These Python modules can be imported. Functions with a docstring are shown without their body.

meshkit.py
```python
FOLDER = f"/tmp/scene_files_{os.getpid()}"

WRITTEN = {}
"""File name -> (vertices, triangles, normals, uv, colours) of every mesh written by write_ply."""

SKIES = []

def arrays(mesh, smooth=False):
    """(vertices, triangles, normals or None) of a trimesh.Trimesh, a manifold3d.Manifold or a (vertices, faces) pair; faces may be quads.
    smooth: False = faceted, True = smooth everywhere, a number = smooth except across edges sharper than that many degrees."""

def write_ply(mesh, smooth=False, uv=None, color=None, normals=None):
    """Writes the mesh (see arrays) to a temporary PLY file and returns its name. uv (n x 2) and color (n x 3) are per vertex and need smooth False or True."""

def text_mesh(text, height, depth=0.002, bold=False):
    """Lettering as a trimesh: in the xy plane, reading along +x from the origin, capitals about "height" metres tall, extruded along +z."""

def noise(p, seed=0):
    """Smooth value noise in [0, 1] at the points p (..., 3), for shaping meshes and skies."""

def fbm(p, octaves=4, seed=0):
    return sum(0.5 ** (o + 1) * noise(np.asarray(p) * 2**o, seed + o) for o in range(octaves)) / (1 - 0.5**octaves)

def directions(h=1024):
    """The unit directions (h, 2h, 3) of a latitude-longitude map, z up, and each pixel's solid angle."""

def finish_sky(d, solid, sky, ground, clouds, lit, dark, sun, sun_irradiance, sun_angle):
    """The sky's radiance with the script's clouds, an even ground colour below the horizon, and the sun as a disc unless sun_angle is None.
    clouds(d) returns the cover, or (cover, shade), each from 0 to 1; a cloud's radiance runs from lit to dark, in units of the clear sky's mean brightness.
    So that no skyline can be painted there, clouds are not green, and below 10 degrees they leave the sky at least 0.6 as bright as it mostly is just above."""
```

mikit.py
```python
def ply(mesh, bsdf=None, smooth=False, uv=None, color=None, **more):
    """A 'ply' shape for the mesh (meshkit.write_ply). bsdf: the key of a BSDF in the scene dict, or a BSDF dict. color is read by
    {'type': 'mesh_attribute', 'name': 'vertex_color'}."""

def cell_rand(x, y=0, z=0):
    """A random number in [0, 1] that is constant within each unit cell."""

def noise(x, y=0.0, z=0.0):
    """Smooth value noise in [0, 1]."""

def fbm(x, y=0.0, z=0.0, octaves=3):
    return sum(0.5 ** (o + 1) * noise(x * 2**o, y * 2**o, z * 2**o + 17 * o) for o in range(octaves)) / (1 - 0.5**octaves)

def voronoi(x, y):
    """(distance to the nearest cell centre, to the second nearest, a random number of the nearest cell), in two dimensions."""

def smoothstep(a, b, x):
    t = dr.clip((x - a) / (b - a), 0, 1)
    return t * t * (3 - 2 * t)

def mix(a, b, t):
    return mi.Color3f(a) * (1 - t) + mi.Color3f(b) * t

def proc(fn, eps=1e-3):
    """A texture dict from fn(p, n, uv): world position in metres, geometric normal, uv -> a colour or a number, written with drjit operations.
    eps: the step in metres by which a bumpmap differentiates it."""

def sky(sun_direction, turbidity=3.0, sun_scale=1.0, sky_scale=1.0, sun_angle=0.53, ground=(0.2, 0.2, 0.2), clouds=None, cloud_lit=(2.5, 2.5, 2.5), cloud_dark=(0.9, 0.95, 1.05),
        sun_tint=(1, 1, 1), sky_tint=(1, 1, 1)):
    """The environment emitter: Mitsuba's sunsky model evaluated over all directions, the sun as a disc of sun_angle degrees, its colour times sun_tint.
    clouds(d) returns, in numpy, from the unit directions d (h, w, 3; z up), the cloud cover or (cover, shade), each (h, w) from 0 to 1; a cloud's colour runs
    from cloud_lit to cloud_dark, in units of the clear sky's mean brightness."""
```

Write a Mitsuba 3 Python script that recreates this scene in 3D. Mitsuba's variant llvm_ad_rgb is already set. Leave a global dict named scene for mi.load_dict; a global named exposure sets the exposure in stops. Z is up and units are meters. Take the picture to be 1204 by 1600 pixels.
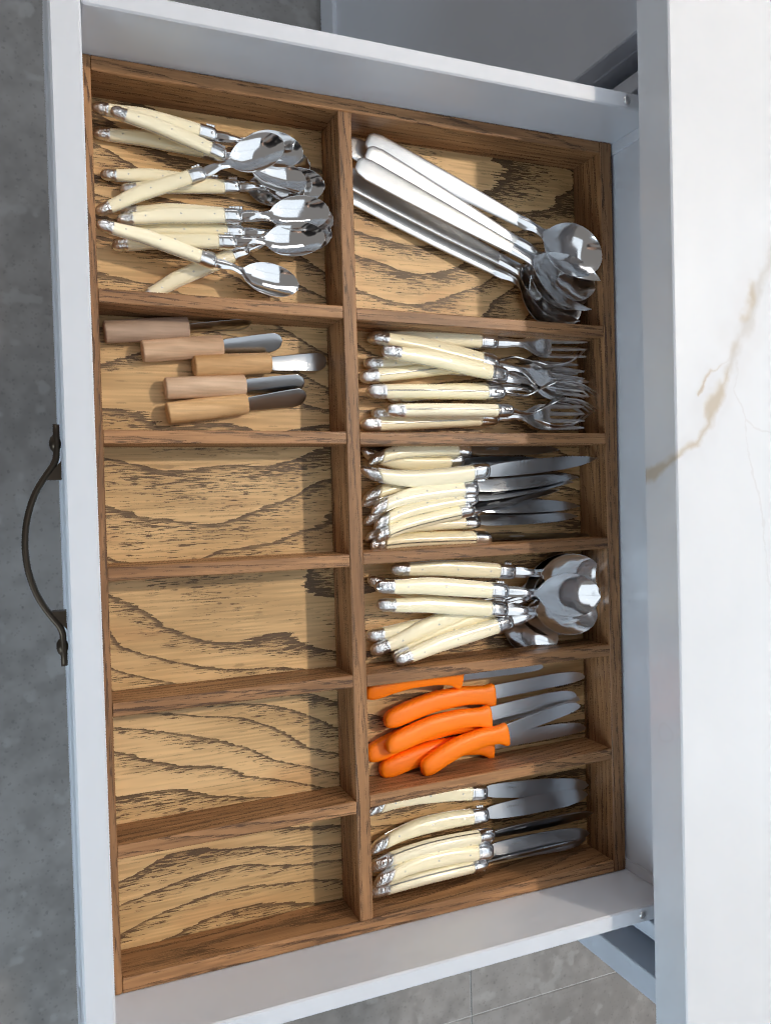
import math
import numpy as np
import trimesh
import mitsuba as mi
import drjit as dr
import mikit
import meshkit
from mikit import noise, fbm, voronoi, smoothstep, mix, proc

T4 = mi.ScalarTransform4f
scene, labels = {}, {}

# ---------------------------------------------------------------- camera, light, exposure
EYE = np.array([-0.0404, 0.0281, 0.6468])
FWD = np.array([0.38499794, -0.02333579, -0.92262236])
UP = np.array([0.03357861, 0.99937259, -0.01126512])
scene['camera'] = {'type': 'perspective', 'fov': 50.37, 'fov_axis': 'x', 'near_clip': 0.02, 'far_clip': 50.0,
                   'to_world': T4().look_at(origin=EYE.tolist(), target=(EYE + FWD).tolist(), up=UP.tolist())}
exposure = 0.03
# out of view: two warm ceiling spots, four light panels, and even ambient light
LAMPS = [((1.66, 0.70, 2.48), 0.065, (1.0, 0.86, 0.70), 1250.0), ((3.30, -0.30, 2.05), 0.09, (1.0, 0.90, 0.80), 1450.0)]
LIGHT_PANELS = [((1.55, -0.05, 1.08), (-1.0, 0.0, -0.15), 1.5, 1.30, (0.78, 0.90, 1.0), 1.25),  # out of view, placed for pale reflections in the spoon bowls
           ((-1.75, -1.35, 1.05), (1.0, 0.65, -0.3), 1.7, 1.2, (0.66, 0.85, 1.0), 5.8),  # out of view, placed to light the worktop edge and cabinet fronts
           ((0.2, 2.2, 1.15), (0.0, -1.0, -0.35), 2.0, 1.1, (0.98, 0.96, 0.96), 2.4),  # out of view, placed to brighten the drawer sides and handles
           ((1.25, 0.0, 2.60), (0.0, 0.0, -1.0), 3.6, 3.0, (0.82, 0.91, 1.0), 0.95)]  # unseen glowing panel overhead, stands in for a bright ceiling
scene['room_light'] = {'type': 'constant', 'radiance': {'type': 'rgb', 'value': [0.215, 0.205, 0.198]}, 'sampling_weight': 3.0}


# ---------------------------------------------------------------- helpers
def numbered(key):
    if key not in scene and key not in taken:
        taken.add(key)
        return key
    n = 1
    while f'{key}_{n:03d}' in scene or f'{key}_{n:03d}' in taken:
        n += 1
    taken.add(f'{key}_{n:03d}')
    return f'{key}_{n:03d}'


taken = set()


def thing(name, label, category, group=None, kind=None):
    key = numbered(name)
    labels[key] = {'label': label, 'category': category}
    if group:
        labels[key]['group'] = group
    if kind:
        labels[key]['kind'] = kind
    return key


def part(parent, name, mesh, bsdf, smooth=False, to_world=None, label=None):
    key = numbered(f'{parent}__{name}')
    d = dict(mesh) if isinstance(mesh, dict) else mikit.ply(mesh, bsdf, smooth)
    if isinstance(mesh, dict) and bsdf:
        d['bsdf'] = {'type': 'ref', 'id': bsdf}
    if to_world is not None:
        d['to_world'] = to_world
    scene[key] = d
    if label:
        labels[key] = {'label': label}
    return key


def cat(*ms):
    return trimesh.util.concatenate(ms)


def box(x0, x1, y0, y1, z0, z1, ch=0.0):
    """A box with chamfered edges, as a convex hull."""
    if ch <= 0:
        m = trimesh.creation.box((x1 - x0, y1 - y0, z1 - z0))
        m.apply_translation(((x0 + x1) / 2, (y0 + y1) / 2, (z0 + z1) / 2))
        return m
    c = [(x0, x1), (y0, y1), (z0, z1)]
    pts = []
    for ix in (0, 1):
        for iy in (0, 1):
            for iz in (0, 1):
                s = [1 - 2 * ix, 1 - 2 * iy, 1 - 2 * iz]
                q = [c[0][ix], c[1][iy], c[2][iz]]
                for k in range(3):
                    r = [q[j] + (s[j] * ch if j != k else 0) for j in range(3)]
                    pts.append(r)
    return trimesh.convex.convex_hull(np.array(pts))


def loft(st, m=22, n=2.6, shear=None, zlo=-1.0, zhi=1.0):
    """Rings of superellipse section along x: rows (x, yc, zc, half width, half thickness). zlo/zhi cut the section (in half thicknesses)."""
    a = np.linspace(0, 2 * np.pi, m, endpoint=False)
    ca, sa = np.cos(a), np.sin(a)
    ey, ez = np.sign(ca) * np.abs(ca) ** (2 / n), np.sign(sa) * np.abs(sa) ** (2 / n)
    V = []
    for i, (x, yc, zc, w, t) in enumerate(st):
        sh = shear[i] if shear is not None else 0.0
        zz = t * ez
        if zlo > -1.0 or zhi < 1.0:
            zz = np.clip(zz, zlo, zhi) if zlo != zhi else zz
        V.append(np.stack([x + sh * w * ey, yc + w * ey, zc + zz], 1))
    V = np.vstack(V)
    k = len(st)
    Fc = []
    for i in range(k - 1):
        for j in range(m):
            p, q = i * m + j, i * m + (j + 1) % m
            Fc += [[p, p + m, q + m], [p, q + m, q]]
    c0, c1 = len(V), len(V) + 1
    V = np.vstack([V, V[:m].mean(0), V[(k - 1) * m:k * m].mean(0)])
    for j in range(m):
        q = (j + 1) % m
        Fc += [[c0, j, q], [c1, (k - 1) * m + q, (k - 1) * m + j]]
    me = trimesh.Trimesh(V, np.array(Fc), process=False)
    if me.volume < 0:
        me.invert()
    return me


def sheet(xs, lo, hi, zf, th, nv=13):
    """A closed curved plate: outline lo(x)..hi(x), upper face z = zf(x, y), thickness th(x)."""
    v = 0.5 - 0.5 * np.cos(np.linspace(0, np.pi, nv))
    X = np.repeat(np.asarray(xs)[:, None], nv, 1)
    Y = np.stack([lo(x) + (hi(x) - lo(x)) * v for x in xs])
    Z = np.stack([zf(x, y) for x, y in zip(xs, Y)])
    Tn = np.stack([np.full(nv, th(x)) for x in xs])
    edge = np.minimum(1.0, 0.35 + 2.2 * np.minimum(v, 1 - v))
    mid = 0.5 * Tn
    top = np.stack([X, Y, Z - mid + mid * edge], -1).reshape(-1, 3)
    bot = np.stack([X, Y, Z - mid - mid * edge], -1).reshape(-1, 3)
    k, N = len(xs), len(xs) * nv
    Fc = []
    for i in range(k - 1):
        for j in range(nv - 1):
            a, b, c, d = i * nv + j, (i + 1) * nv + j, (i + 1) * nv + j + 1, i * nv + j + 1
            Fc += [[a, b, c], [a, c, d], [N + a, N + c, N + b], [N + a, N + d, N + c]]
    rim = [i * nv for i in range(k)] + [(k - 1) * nv + j for j in range(1, nv)] + [i * nv + nv - 1 for i in range(k - 2, -1, -1)] + [j for j in range(nv - 2, 0, -1)]
    for a, b in zip(rim, rim[1:] + rim[:1]):
        Fc += [[a, N + a, N + b], [a, N + b, b]]
    me = trimesh.Trimesh(np.vstack([top, bot]), np.array(Fc), process=False)
    if me.volume < 0:
        me.invert()
    return me


def ip(xs, ys):
    from scipy.interpolate import PchipInterpolator
    f = PchipInterpolator(xs, ys)
    return lambda x: float(f(np.clip(x, xs[0], xs[-1])))


# ---------------------------------------------------------------- materials
def rgb(*c):
    return {'type': 'rgb', 'value': list(c)}


def principled(color, rough, **k):
    return {'type': 'twosided', 'bsdf': {'type': 'principled', 'base_color': color if isinstance(color, dict) else rgb(*color), 'roughness': rough, **k}}


def floor_wood(p, n, uv):
    x, y = p.x, p.y
    jag = noise(x * 90, y * 1100, 3.0) - 0.5
    smooth_f = y * 37 + 11.0 * fbm(x * 2.7 + 3.3, y * 6.6 + 5.1, 0.5, 2) + 0.40 * noise(x * 22, y * 60, 8.0)
    field = smooth_f + 0.085 * jag
    t = field - dr.floor(field)
    ring = mikit.cell_rand(dr.floor(field), 5)
    pores = 0.5 * noise(x * 120, y * 1500, 1.0) + 0.5 * noise(x * 210, y * 2600, 2.0)
    span = 0.42 + 0.80 * ring
    dens = dr.maximum(0, (t - (1 - span)) / span)
    patch = smoothstep(0.25, 0.6, fbm(x * 7 + 1.7, y * 16, 21.0, 2))
    dark = smoothstep(-0.05, 0.14, 0.18 + (0.35 + 0.20 * patch) * dens - pores) * smoothstep(0.0, 0.25, dens)
    dark = dr.maximum(dark, smoothstep(0.865, 0.95, t) * (0.74 + 0.26 * noise(x * 60, y * 300, 6.0)))
    fine = noise(x * 28, y * 800, 9.0)
    cloud = fbm(x * 9, y * 26, 4.0, 3)
    base = mix((0.50, 0.315, 0.140), (0.70, 0.470, 0.235), smoothstep(0.2, 0.8, cloud * 0.75 + fine * 0.25))
    base = mix(base, (0.50, 0.26, 0.11), 0.35 * smoothstep(0.6, 0.8, fbm(x * 14 + 3, y * 40, 7.0, 2)))
    base = base * (0.90 + 0.16 * fine)
    base = mix(base, base * mi.Color3f(0.62, 0.58, 0.54), dens * (0.35 + 0.5 * patch))
    flecks = smoothstep(0.80, 0.92, noise(x * 60, y * 900, 12.0)) * 0.35
    return mix(mix(base, (0.14, 0.075, 0.03), flecks), (0.060, 0.032, 0.015), dark * 0.88)


def rail_wood(axis, seed):
    def fn(p, n, uv):
        g = p.x if axis == 'x' else p.y
        a = p.y if axis == 'x' else p.x
        b = p.z
        field = a * 150 + b * 95 + g * 7 + 6.0 * fbm(g * 4 + seed, a * 26, b * 20, 2) + 0.18 * (noise(g * 90, a * 900, b * 900) - 0.5)
        t = field - dr.floor(field)
        pores = 0.5 * noise(g * 75, a * 1500 + seed, b * 1500) + 0.5 * noise(g * 170, a * 2600, b * 2600)
        zone = smoothstep(0.25, 0.7, fbm(g * 6 + seed * 3, a * 40, b * 40, 2))
        dark = smoothstep(-0.08, 0.16, 0.10 + (0.34 + 0.26 * zone) * t - pores)
        dark = dr.maximum(dark, smoothstep(0.84, 0.97, t) * (0.30 + 0.45 * noise(g * 45, a * 200, b * 200)))
        cloud = fbm(g * 9 + seed, a * 45, b * 45, 3)
        base = mix((0.165, 0.078, 0.032), (0.370, 0.190, 0.084), smoothstep(0.2, 0.8, 0.7 * cloud + 0.3 * noise(g * 25, a * 420, b * 420)))
        base = base * (0.80 + 0.34 * noise(g * 60, a * 1100, b * 1100))
        return mix(base, (0.048, 0.023, 0.011), dark * 0.80)
    return fn


def spread_wood(c0, c1, seed):
    def fn(p, n, uv):
        f = fbm(p.x * 25 + seed, p.y * 190, p.z * 190, 3)
        s = noise(p.x * 70, p.y * 900 + seed, p.z * 900)
        return mix(c0, c1, smoothstep(0.25, 0.75, f)) * (0.86 + 0.2 * s)
    return fn


def seg_dist(px, py, pts):
    d = None
    for (ax, ay, wa), (bx, by, wb) in zip(pts[:-1], pts[1:]):
        vx, vy = bx - ax, by - ay
        t = dr.clip(((px - ax) * vx + (py - ay) * vy) / (vx * vx + vy * vy), 0, 1)
        e = dr.sqrt(dr.square(px - ax - t * vx) + dr.square(py - ay - t * vy)) / (wa + (wb - wa) * t)
        d = e if d is None else dr.minimum(d, e)
    return d


VEIN = [(0.350, 0.0180, 0.0041), (0.372, 0.0318, 0.0041), (0.397, 0.0433, 0.0046), (0.408, 0.049, 0.0032), (0.428, 0.060, 0.0038), (0.440, 0.075, 0.0049), (0.452, 0.106, 0.0054), (0.469, 0.135, 0.0065),
        (0.479, 0.153, 0.0068), (0.494, 0.189, 0.0054), (0.507, 0.208, 0.0061), (0.56, 0.262, 0.0068), (0.66, 0.32, 0.0081), (0.85, 0.50, 0.0081)]
VEIN2 = [(0.500, 0.200, .0030), (0.486, 0.160, .0040), (0.470, 0.136, .0045), (0.456, 0.124, .0040), (0.443, 0.117, .0030), (0.430, 0.098, .0018)]
FINE = [(0.469, 0.122, .0009), (0.467, 0.102, .0012), (0.478, 0.077, .0012), (0.479, 0.061, .0010), (0.487, 0.025, .0012), (0.493, 0.005, .0010), (0.50, -0.05, .0012), (0.56, -0.16, .0014), (0.8, -0.3, .002)]
FINE2 = [(0.478, 0.0775, .0010), (0.504, 0.071, .0011), (0.56, 0.06, .0012), (0.8, 0.1, .0015)]


def marble(p, n, uv):
    s = p.x - (0.1547 - p.z) * smoothstep(0.4150, 0.4080, p.x)
    y = p.y
    wx = s + 0.007 * (fbm(s * 60, y * 60, 1.0, 3) - 0.5) + 0.002 * (noise(s * 330, y * 330) - 0.5)
    wy = y + 0.010 * (fbm(s * 55 + 9, y * 55, 2.0, 3) - 0.5)
    d = dr.minimum(seg_dist(wx, wy, VEIN), seg_dist(wx, wy, VEIN2) * 1.4 + 0.35)
    brk = fbm(s * 55, y * 55, 6.0, 2)
    gold = smoothstep(1.6, 0.0, d + 1.9 * (brk - 0.47))
    halo = smoothstep(5.5, 0.6, d + 5.0 * (brk - 0.45)) * 0.55
    df = dr.minimum(seg_dist(wx, wy, FINE), seg_dist(wx, wy, FINE2))
    hair = smoothstep(1.2, 0.3, df) * (0.40 + 0.45 * brk)
    q = dr.abs(fbm(s * 9 + 20, y * 9 + 4, 3.0, 4) - 0.5)
    wisps = smoothstep(0.012, 0.0, q) * smoothstep(0.55, 0.70, fbm(s * 7, y * 7, 9.0, 2)) * 0.30
    base = mix((0.585, 0.603, 0.635), (0.628, 0.642, 0.672), fbm(s * 11, y * 11, 5.0, 3))
    base = mix(base, (0.56, 0.56, 0.58), dr.minimum(halo + hair + wisps, 0.8))
    tone = mix((0.40, 0.31, 0.19), (0.45, 0.43, 0.41), smoothstep(0.40, 0.62, fbm(s * 40, y * 40, 11.0, 2)))
    return mix(base, tone, gold * 0.66)


def concrete(p, n, uv):
    x, y = p.x, p.y
    c = 0.55 * fbm(x * 6, y * 6, 1.0, 4) + 0.45 * fbm(x * 40, y * 40, 2.0, 3)
    base = mix((0.205, 0.200, 0.196), (0.290, 0.285, 0.281), smoothstep(0.25, 0.75, c))
    d1, d2, r = voronoi(x * 55, y * 55)
    pit = smoothstep(0.30, 0.12, d1 + 0.25 * noise(x * 300, y * 300)) * (r > 0.62)
    d3, d4, r2 = voronoi(x * 130 + 5, y * 130)
    pit2 = smoothstep(0.3, 0.15, d3) * (r2 > 0.7)
    base = mix(base, (0.09, 0.09, 0.09), dr.minimum(pit * 0.30 + pit2 * 0.15, 0.6))
    pale = smoothstep(0.66, 0.80, fbm(x * 28, y * 28, 5.0, 3))
    return mix(base, (0.42, 0.43, 0.43), pale * 0.3)


def ivory(seed, c):
    def fn(p, n, uv):
        f = fbm(p.x * 50 + seed, p.y * 90, p.z * 90, 2)
        return mi.Color3f(*c) * (0.97 + 0.06 * f)
    return fn


def paint(p, n, uv):
    return mi.Color3f(0.565, 0.590, 0.635) * (0.975 + 0.05 * fbm(p.x * 14, p.y * 14, p.z * 14, 3))


def engrave(p, n, uv):
    d1, d2, r = voronoi(p.x * 420 + p.z * 300, p.y * 420 + p.z * 150)
    return smoothstep(0.1, 0.5, d1)


def brushed(p, n, uv):
    return 0.25 + 0.12 * fbm(p.x * 120 + p.y * 260, p.y * 420 - p.x * 150, p.z * 200, 3)


def blade_rough(p, n, uv):
    return 0.13 + 0.10 * noise(p.x * 120, p.y * 120, p.z * 300)


scene['paint_white'] = principled(proc(paint), 0.32, specular=0.5)
scene['paint_cabinet'] = principled((0.50, 0.53, 0.585), 0.38, specular=0.5)
scene['marble'] = principled(proc(marble), 0.22, specular=0.5)
scene['concrete'] = principled(proc(concrete), 0.55, specular=0.3)
scene['grout'] = principled((0.50, 0.51, 0.51), 0.9, specular=0.1)
scene['wood_floor'] = principled(proc(floor_wood), 0.48, specular=0.35)
scene['wood_x'] = principled(proc(rail_wood('x', 3.1)), 0.46, specular=0.35)
scene['wood_x2'] = principled(proc(rail_wood('x', 41.7)), 0.46, specular=0.35)
scene['wood_y'] = principled(proc(rail_wood('y', 12.4)), 0.46, specular=0.35)
for i, c in enumerate([(0.87, 0.80, 0.575), (0.85, 0.775, 0.545), (0.88, 0.815, 0.605)]):
    scene[f'ivory_{i}'] = principled(proc(ivory(7.0 * i, c)), 0.19, specular=0.55)
scene['steel'] = principled((0.80, 0.80, 0.80), 0.11, metallic=1.0)
scene['steel_mirror'] = principled((0.84, 0.84, 0.84), 0.085, metallic=1.0)
scene['steel_satin'] = principled((0.74, 0.74, 0.735), proc(brushed), metallic=1.0)
scene['steel_blade'] = principled((0.42, 0.43, 0.445), proc(blade_rough), metallic=1.0)  # base darkened to stand for the dark surroundings the blades reflect
scene['steel_orange'] = principled((0.62, 0.63, 0.65), 0.30, metallic=1.0)
scene['steel_engraved'] = {'type': 'twosided', 'bsdf': {'type': 'bumpmap', 'scale': 0.00022, 'arbitrary': proc(engrave, 2e-4),
                           'bsdf': {'type': 'principled', 'base_color': rgb(0.84, 0.84, 0.83), 'roughness': 0.2, 'metallic': 1.0}}}
scene['steel_liner'] = principled((0.48, 0.48, 0.47), 0.35, metallic=1.0)
scene['orange_plastic'] = principled((0.93, 0.20, 0.002), 0.45, specular=0.45)
scene['bronze'] = principled((0.085, 0.062, 0.043), 0.38, metallic=0.85)
scene['dark_cloth'] = principled((0.028, 0.026, 0.028), 0.9)
scene['jeans'] = principled((0.04, 0.05, 0.075), 0.9)
scene['skin'] = principled((0.46, 0.29, 0.21), 0.5)
scene['hair'] = principled((0.035, 0.022, 0.015), 0.5)
scene['dark_rubber'] = principled((0.03, 0.03, 0.032), 0.6)
scene['etch'] = principled((0.36, 0.36, 0.36), 0.6)
for i, (c0, c1) in enumerate([((0.35, 0.24, 0.17), (0.47, 0.335, 0.25)), ((0.54, 0.35, 0.22), (0.66, 0.46, 0.31)), ((0.50, 0.29, 0.13), (0.64, 0.40, 0.20)),
                              ((0.53, 0.36, 0.235), (0.65, 0.47, 0.33)), ((0.54, 0.33, 0.15), (0.67, 0.44, 0.23))]):
    scene[f'spreader_wood_{i}'] = principled(proc(spread_wood(c0, c1, 11.0 * i)), 0.55, specular=0.3)

# ---------------------------------------------------------------- lamps and light panels, out of view and placed for their light
for i, ((x, y, z), r, c, L) in enumerate(LAMPS):
    k = thing('unseen_ceiling_lamp', ('unseen ceiling spot nearer the drawer, lighting the tray', 'unseen ceiling spot further over the worktop, lighting the drawer at a low angle')[i], 'lamp')
    aim = np.array([0.2, 0.0, 0.05]) - np.array([x, y, z])
    disk = trimesh.creation.cylinder(radius=r, height=0.004, sections=40)
    w = T4().look_at(origin=[x, y, z], target=[x, y, z - 1.0], up=[0, 1, 0])
    e = part(k, 'bulb', disk, 'etch', to_world=w)
    scene[e]['emitter'] = {'type': 'area', 'radiance': rgb(*[L * v for v in c]), 'sampling_weight': 2.5}
    part(k, 'trim_ring', trimesh.creation.annulus(r_min=r + 0.001, r_max=r + 0.016, height=0.008, sections=40), 'paint_white', to_world=w)
for i, (o, d, w, h, c, L) in enumerate(LIGHT_PANELS):
    k = thing('unseen_light_panel', ('unseen daylight source beyond the worktop, mirrored in the spoon bowls', 'unseen daylight source behind the open drawer, lighting the worktop edge and cabinet fronts', 'unseen pale light source past the neighbouring cabinet, lighting the drawer sides', 'wide unseen glowing panel above the worktop, in place of a bright ceiling')[i], 'unseen_light_panel')
    o, d = np.array(o), np.array(d)
    up = [0, 0, 1] if abs(d[2]) < 0.9 else [1, 0, 0]
    m = T4().look_at(origin=o.tolist(), target=(o + d).tolist(), up=up)
    e = part(k, 'glow_face', box(-w / 2, w / 2, -h / 2, h / 2, -0.004, 0), 'etch', to_world=m)
    scene[e]['emitter'] = {'type': 'area', 'radiance': rgb(*[L * v for v in c]), 'sampling_weight': 1.2}
    part(k, 'frame', cat(box(-w / 2 - .05, w / 2 + .05, h / 2 + .001, h / 2 + .06, -.03, .02), box(-w / 2 - .05, w / 2 + .05, -h / 2 - .06, -h / 2 - .001, -.03, .02), box(-.018, .018, -h / 2, h / 2, -.03, .02)), 'paint_white', to_world=m)

# ---------------------------------------------------------------- floor
FZ = -0.80
fl = thing('floor', 'grey concrete look floor tiles with pale joints', 'floor', kind='structure')
labels[fl].pop('category')
scene[fl] = mikit.ply(box(-2.4, 3.2, -4.0, 4.0, FZ - 0.03, FZ - 0.0025), 'grout')
TX, TY, X0, Y0 = 1.20, 1.90, 0.7215, -1.033
ti = 0
for ix in range(-2, 2):
    for iy in range(-1, 3):
        x, y = X0 + ix * TX, Y0 + (iy - 1) * TY + (0.0 if ix != -9 else 0.9)
        part(fl, 'tile', box(x + .0015, x + TX - .0015, y + .0015, y + TY - .0015, FZ - 0.012, FZ, 0.0008), 'concrete')

# ---------------------------------------------------------------- base cabinet and neighbouring doors
cab = thing('base_cabinet', 'pale grey painted base cabinet from which the open drawer is pulled', 'cabinet')
DX = 0.450
part(cab, 'side_panel', box(DX + .018, 0.95, .388, .404, -.70, .1165, .001), 'paint_cabinet')
part(cab, 'side_panel', box(DX + .018, 0.95, -.394, -.378, -.70, .1165, .001), 'paint_cabinet')
part(cab, 'end_panel', box(DX, 0.97, -.437, -.412, FZ, .1165, .001), 'paint_cabinet')
part(cab, 'back_panel', box(0.951, 0.965, -.41, 2.0, -.70, .1165), 'paint_cabinet')
part(cab, 'top_rail', box(DX + .018, 0.56, -.377, .387, .1045, .1165), 'paint_cabinet')
part(cab, 'plinth', box(DX + .05, DX + .066, -.41, 2.0, FZ, -.705), 'paint_cabinet')
part(cab, 'bottom_panel', box(DX + .018, .95, -.377, .387, -.70, -.684), 'paint_cabinet')


def shaker(parent, name, y0, y1, z0, z1, x0, fr=.062, th=.020, rec=.007):
    """A framed front whose face looks towards -x."""
    k = part(parent, name, cat(box(x0 + rec, x0 + th, y0 + fr - .004, y1 - fr + .004, z0 + fr - .004, z1 - fr + .004),
                               box(x0, x0 + th + .001, y0, y0 + fr, z0, z1, .0015), box(x0, x0 + th + .001, y1 - fr, y1, z0, z1, .0015),
                               box(x0 + .0002, x0 + th + .0008, y0 + fr, y1 - fr, z0, z0 + fr, .0012), box(x0 + .0002, x0 + th + .0008, y0 + fr, y1 - fr, z1 - fr, z1, .0012)), 'paint_cabinet')
    return k


shaker(cab, 'lower_drawer_front', -.403, .403, -.42, -.125, DX)
shaker(cab, 'lower_drawer_front', -.403, .403, -.745, -.425, DX)
side = thing('side_cabinet', 'pale grey cabinet with a framed door beyond the open drawer', 'cabinet')
part(side, 'side_panel', box(DX + .021, 0.95, .4245, .441, -.70, .1165, .001), 'paint_cabinet')
shaker(side, 'door', .424, 1.02, -.770, .112, DX)
part(side, 'plinth', box(DX + .045, DX + .0495, .42, 1.6, FZ, -.705), 'paint_cabinet')
shaker(side, 'door', 1.024, 1.62, -.770, .112, DX)

# ---------------------------------------------------------------- worktop
ct = thing('worktop', 'white marble look worktop with a grey gold vein running over its front edge', 'worktop')
scene[ct] = mikit.ply(box(.4069, 1.02, -.452, 2.1, .1183, .1547, .0012), 'marble')

# ---------------------------------------------------------------- drawer
dw = thing('drawer', 'white painted kitchen drawer pulled open, holding the oak cutlery tray', 'drawer')
ZR = .1011
pk = part(dw, 'front_panel', cat(box(-.0225, -.0083, -.352, .357, -.030, .038), box(-.0278, -.0083, -.41, -.352, -.088, .1013, .0014), box(-.0278, -.0083, .357, .415, -.088, .1013, .0014),
                                 box(-.0276, -.0085, -.352, .357, .038, .1011, .0014), box(-.0276, -.0085, -.352, .357, -.088, -.030, .0014)), 'paint_white')
part(dw, 'side', box(-.0081, .4600, .3374, .3505, -.022, ZR, .0012), 'paint_white')
part(dw, 'side', box(-.0081, .4600, -.3375, -.3240, -.022, ZR, .0012), 'paint_white')
part(dw, 'back', box(.4445, .4575, -.3238, .3372, -.020, ZR - .0006, .001), 'paint_white')
part(dw, 'bottom', box(-.0080, .4443, -.3238, .3372, -.018, -.0065), 'paint_white')
for y in (.3372 - .010, -.3238):
    part(dw, 'corner_bracket', box(.4428, .4443, y, y + .010, -.006, .097, .0004), 'paint_white')
for y, s in ((.3440, 1), (-.3308, -1)):
    sc = trimesh.creation.icosphere(subdivisions=2, radius=.0034)
    sc.apply_scale((1, 1, .45))
    sc.apply_translation((.4105, y, ZR + .0002))
    part(dw, 'screw', sc, 'steel', True)
    part(dw, 'runner', cat(box(.02, .93, y + s * .0085, y + s * .0205, -.012, .018, .0008), box(.05, .93, y + s * .0205, y + s * .030, -.006, .012, .0008)), 'steel_satin')

# bow handle on the drawer front: a strap with flat feet, domed screws and gussets
HZ, HX = 0.040, -.0278
ys = np.array([.081, .079, .074, .068, .060, .054, .050, .044, .034, .022, .010, -.002])
xs_ = np.array([.0025, .0026, .0026, .0027, .0030, .0048, .0074, .0115, .0172, .0215, .0240, .0248])
hw = np.array([.0040, .0062, .0072, .0070, .0068, .0072, .0074, .0068, .0058, .0052, .0050, .0050])
ys = np.concatenate([ys, -.004 - ys[-2::-1]])
xs_ = np.concatenate([xs_, xs_[-2::-1]])
hw = np.concatenate([hw, hw[-2::-1]])
from scipy.interpolate import PchipInterpolator
u = np.linspace(0, len(ys) - 1, 110)
fy, fx, fw = (PchipInterpolator(np.arange(len(ys)), q)(u) for q in (ys, xs_, hw))
tx, ty = np.gradient(fx), np.gradient(fy)
ln = np.hypot(tx, ty)
nx, ny = -ty / ln, tx / ln
if nx[55] < 0:
    nx, ny = -nx, -ny
ring = 10
aa = np.linspace(0, 2 * np.pi, ring, endpoint=False)
V = []
for i in range(len(u)):
    o1 = np.sign(np.cos(aa)) * np.abs(np.cos(aa)) ** .7 * .0022
    o2 = np.sign(np.sin(aa)) * np.abs(np.sin(aa)) ** .7 * fw[i]
    V.append(np.stack([HX - fx[i] - nx[i] * o1, fy[i] + ny[i] * o1, HZ + o2], 1))
V = np.vstack(V)
Fc = []
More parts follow.
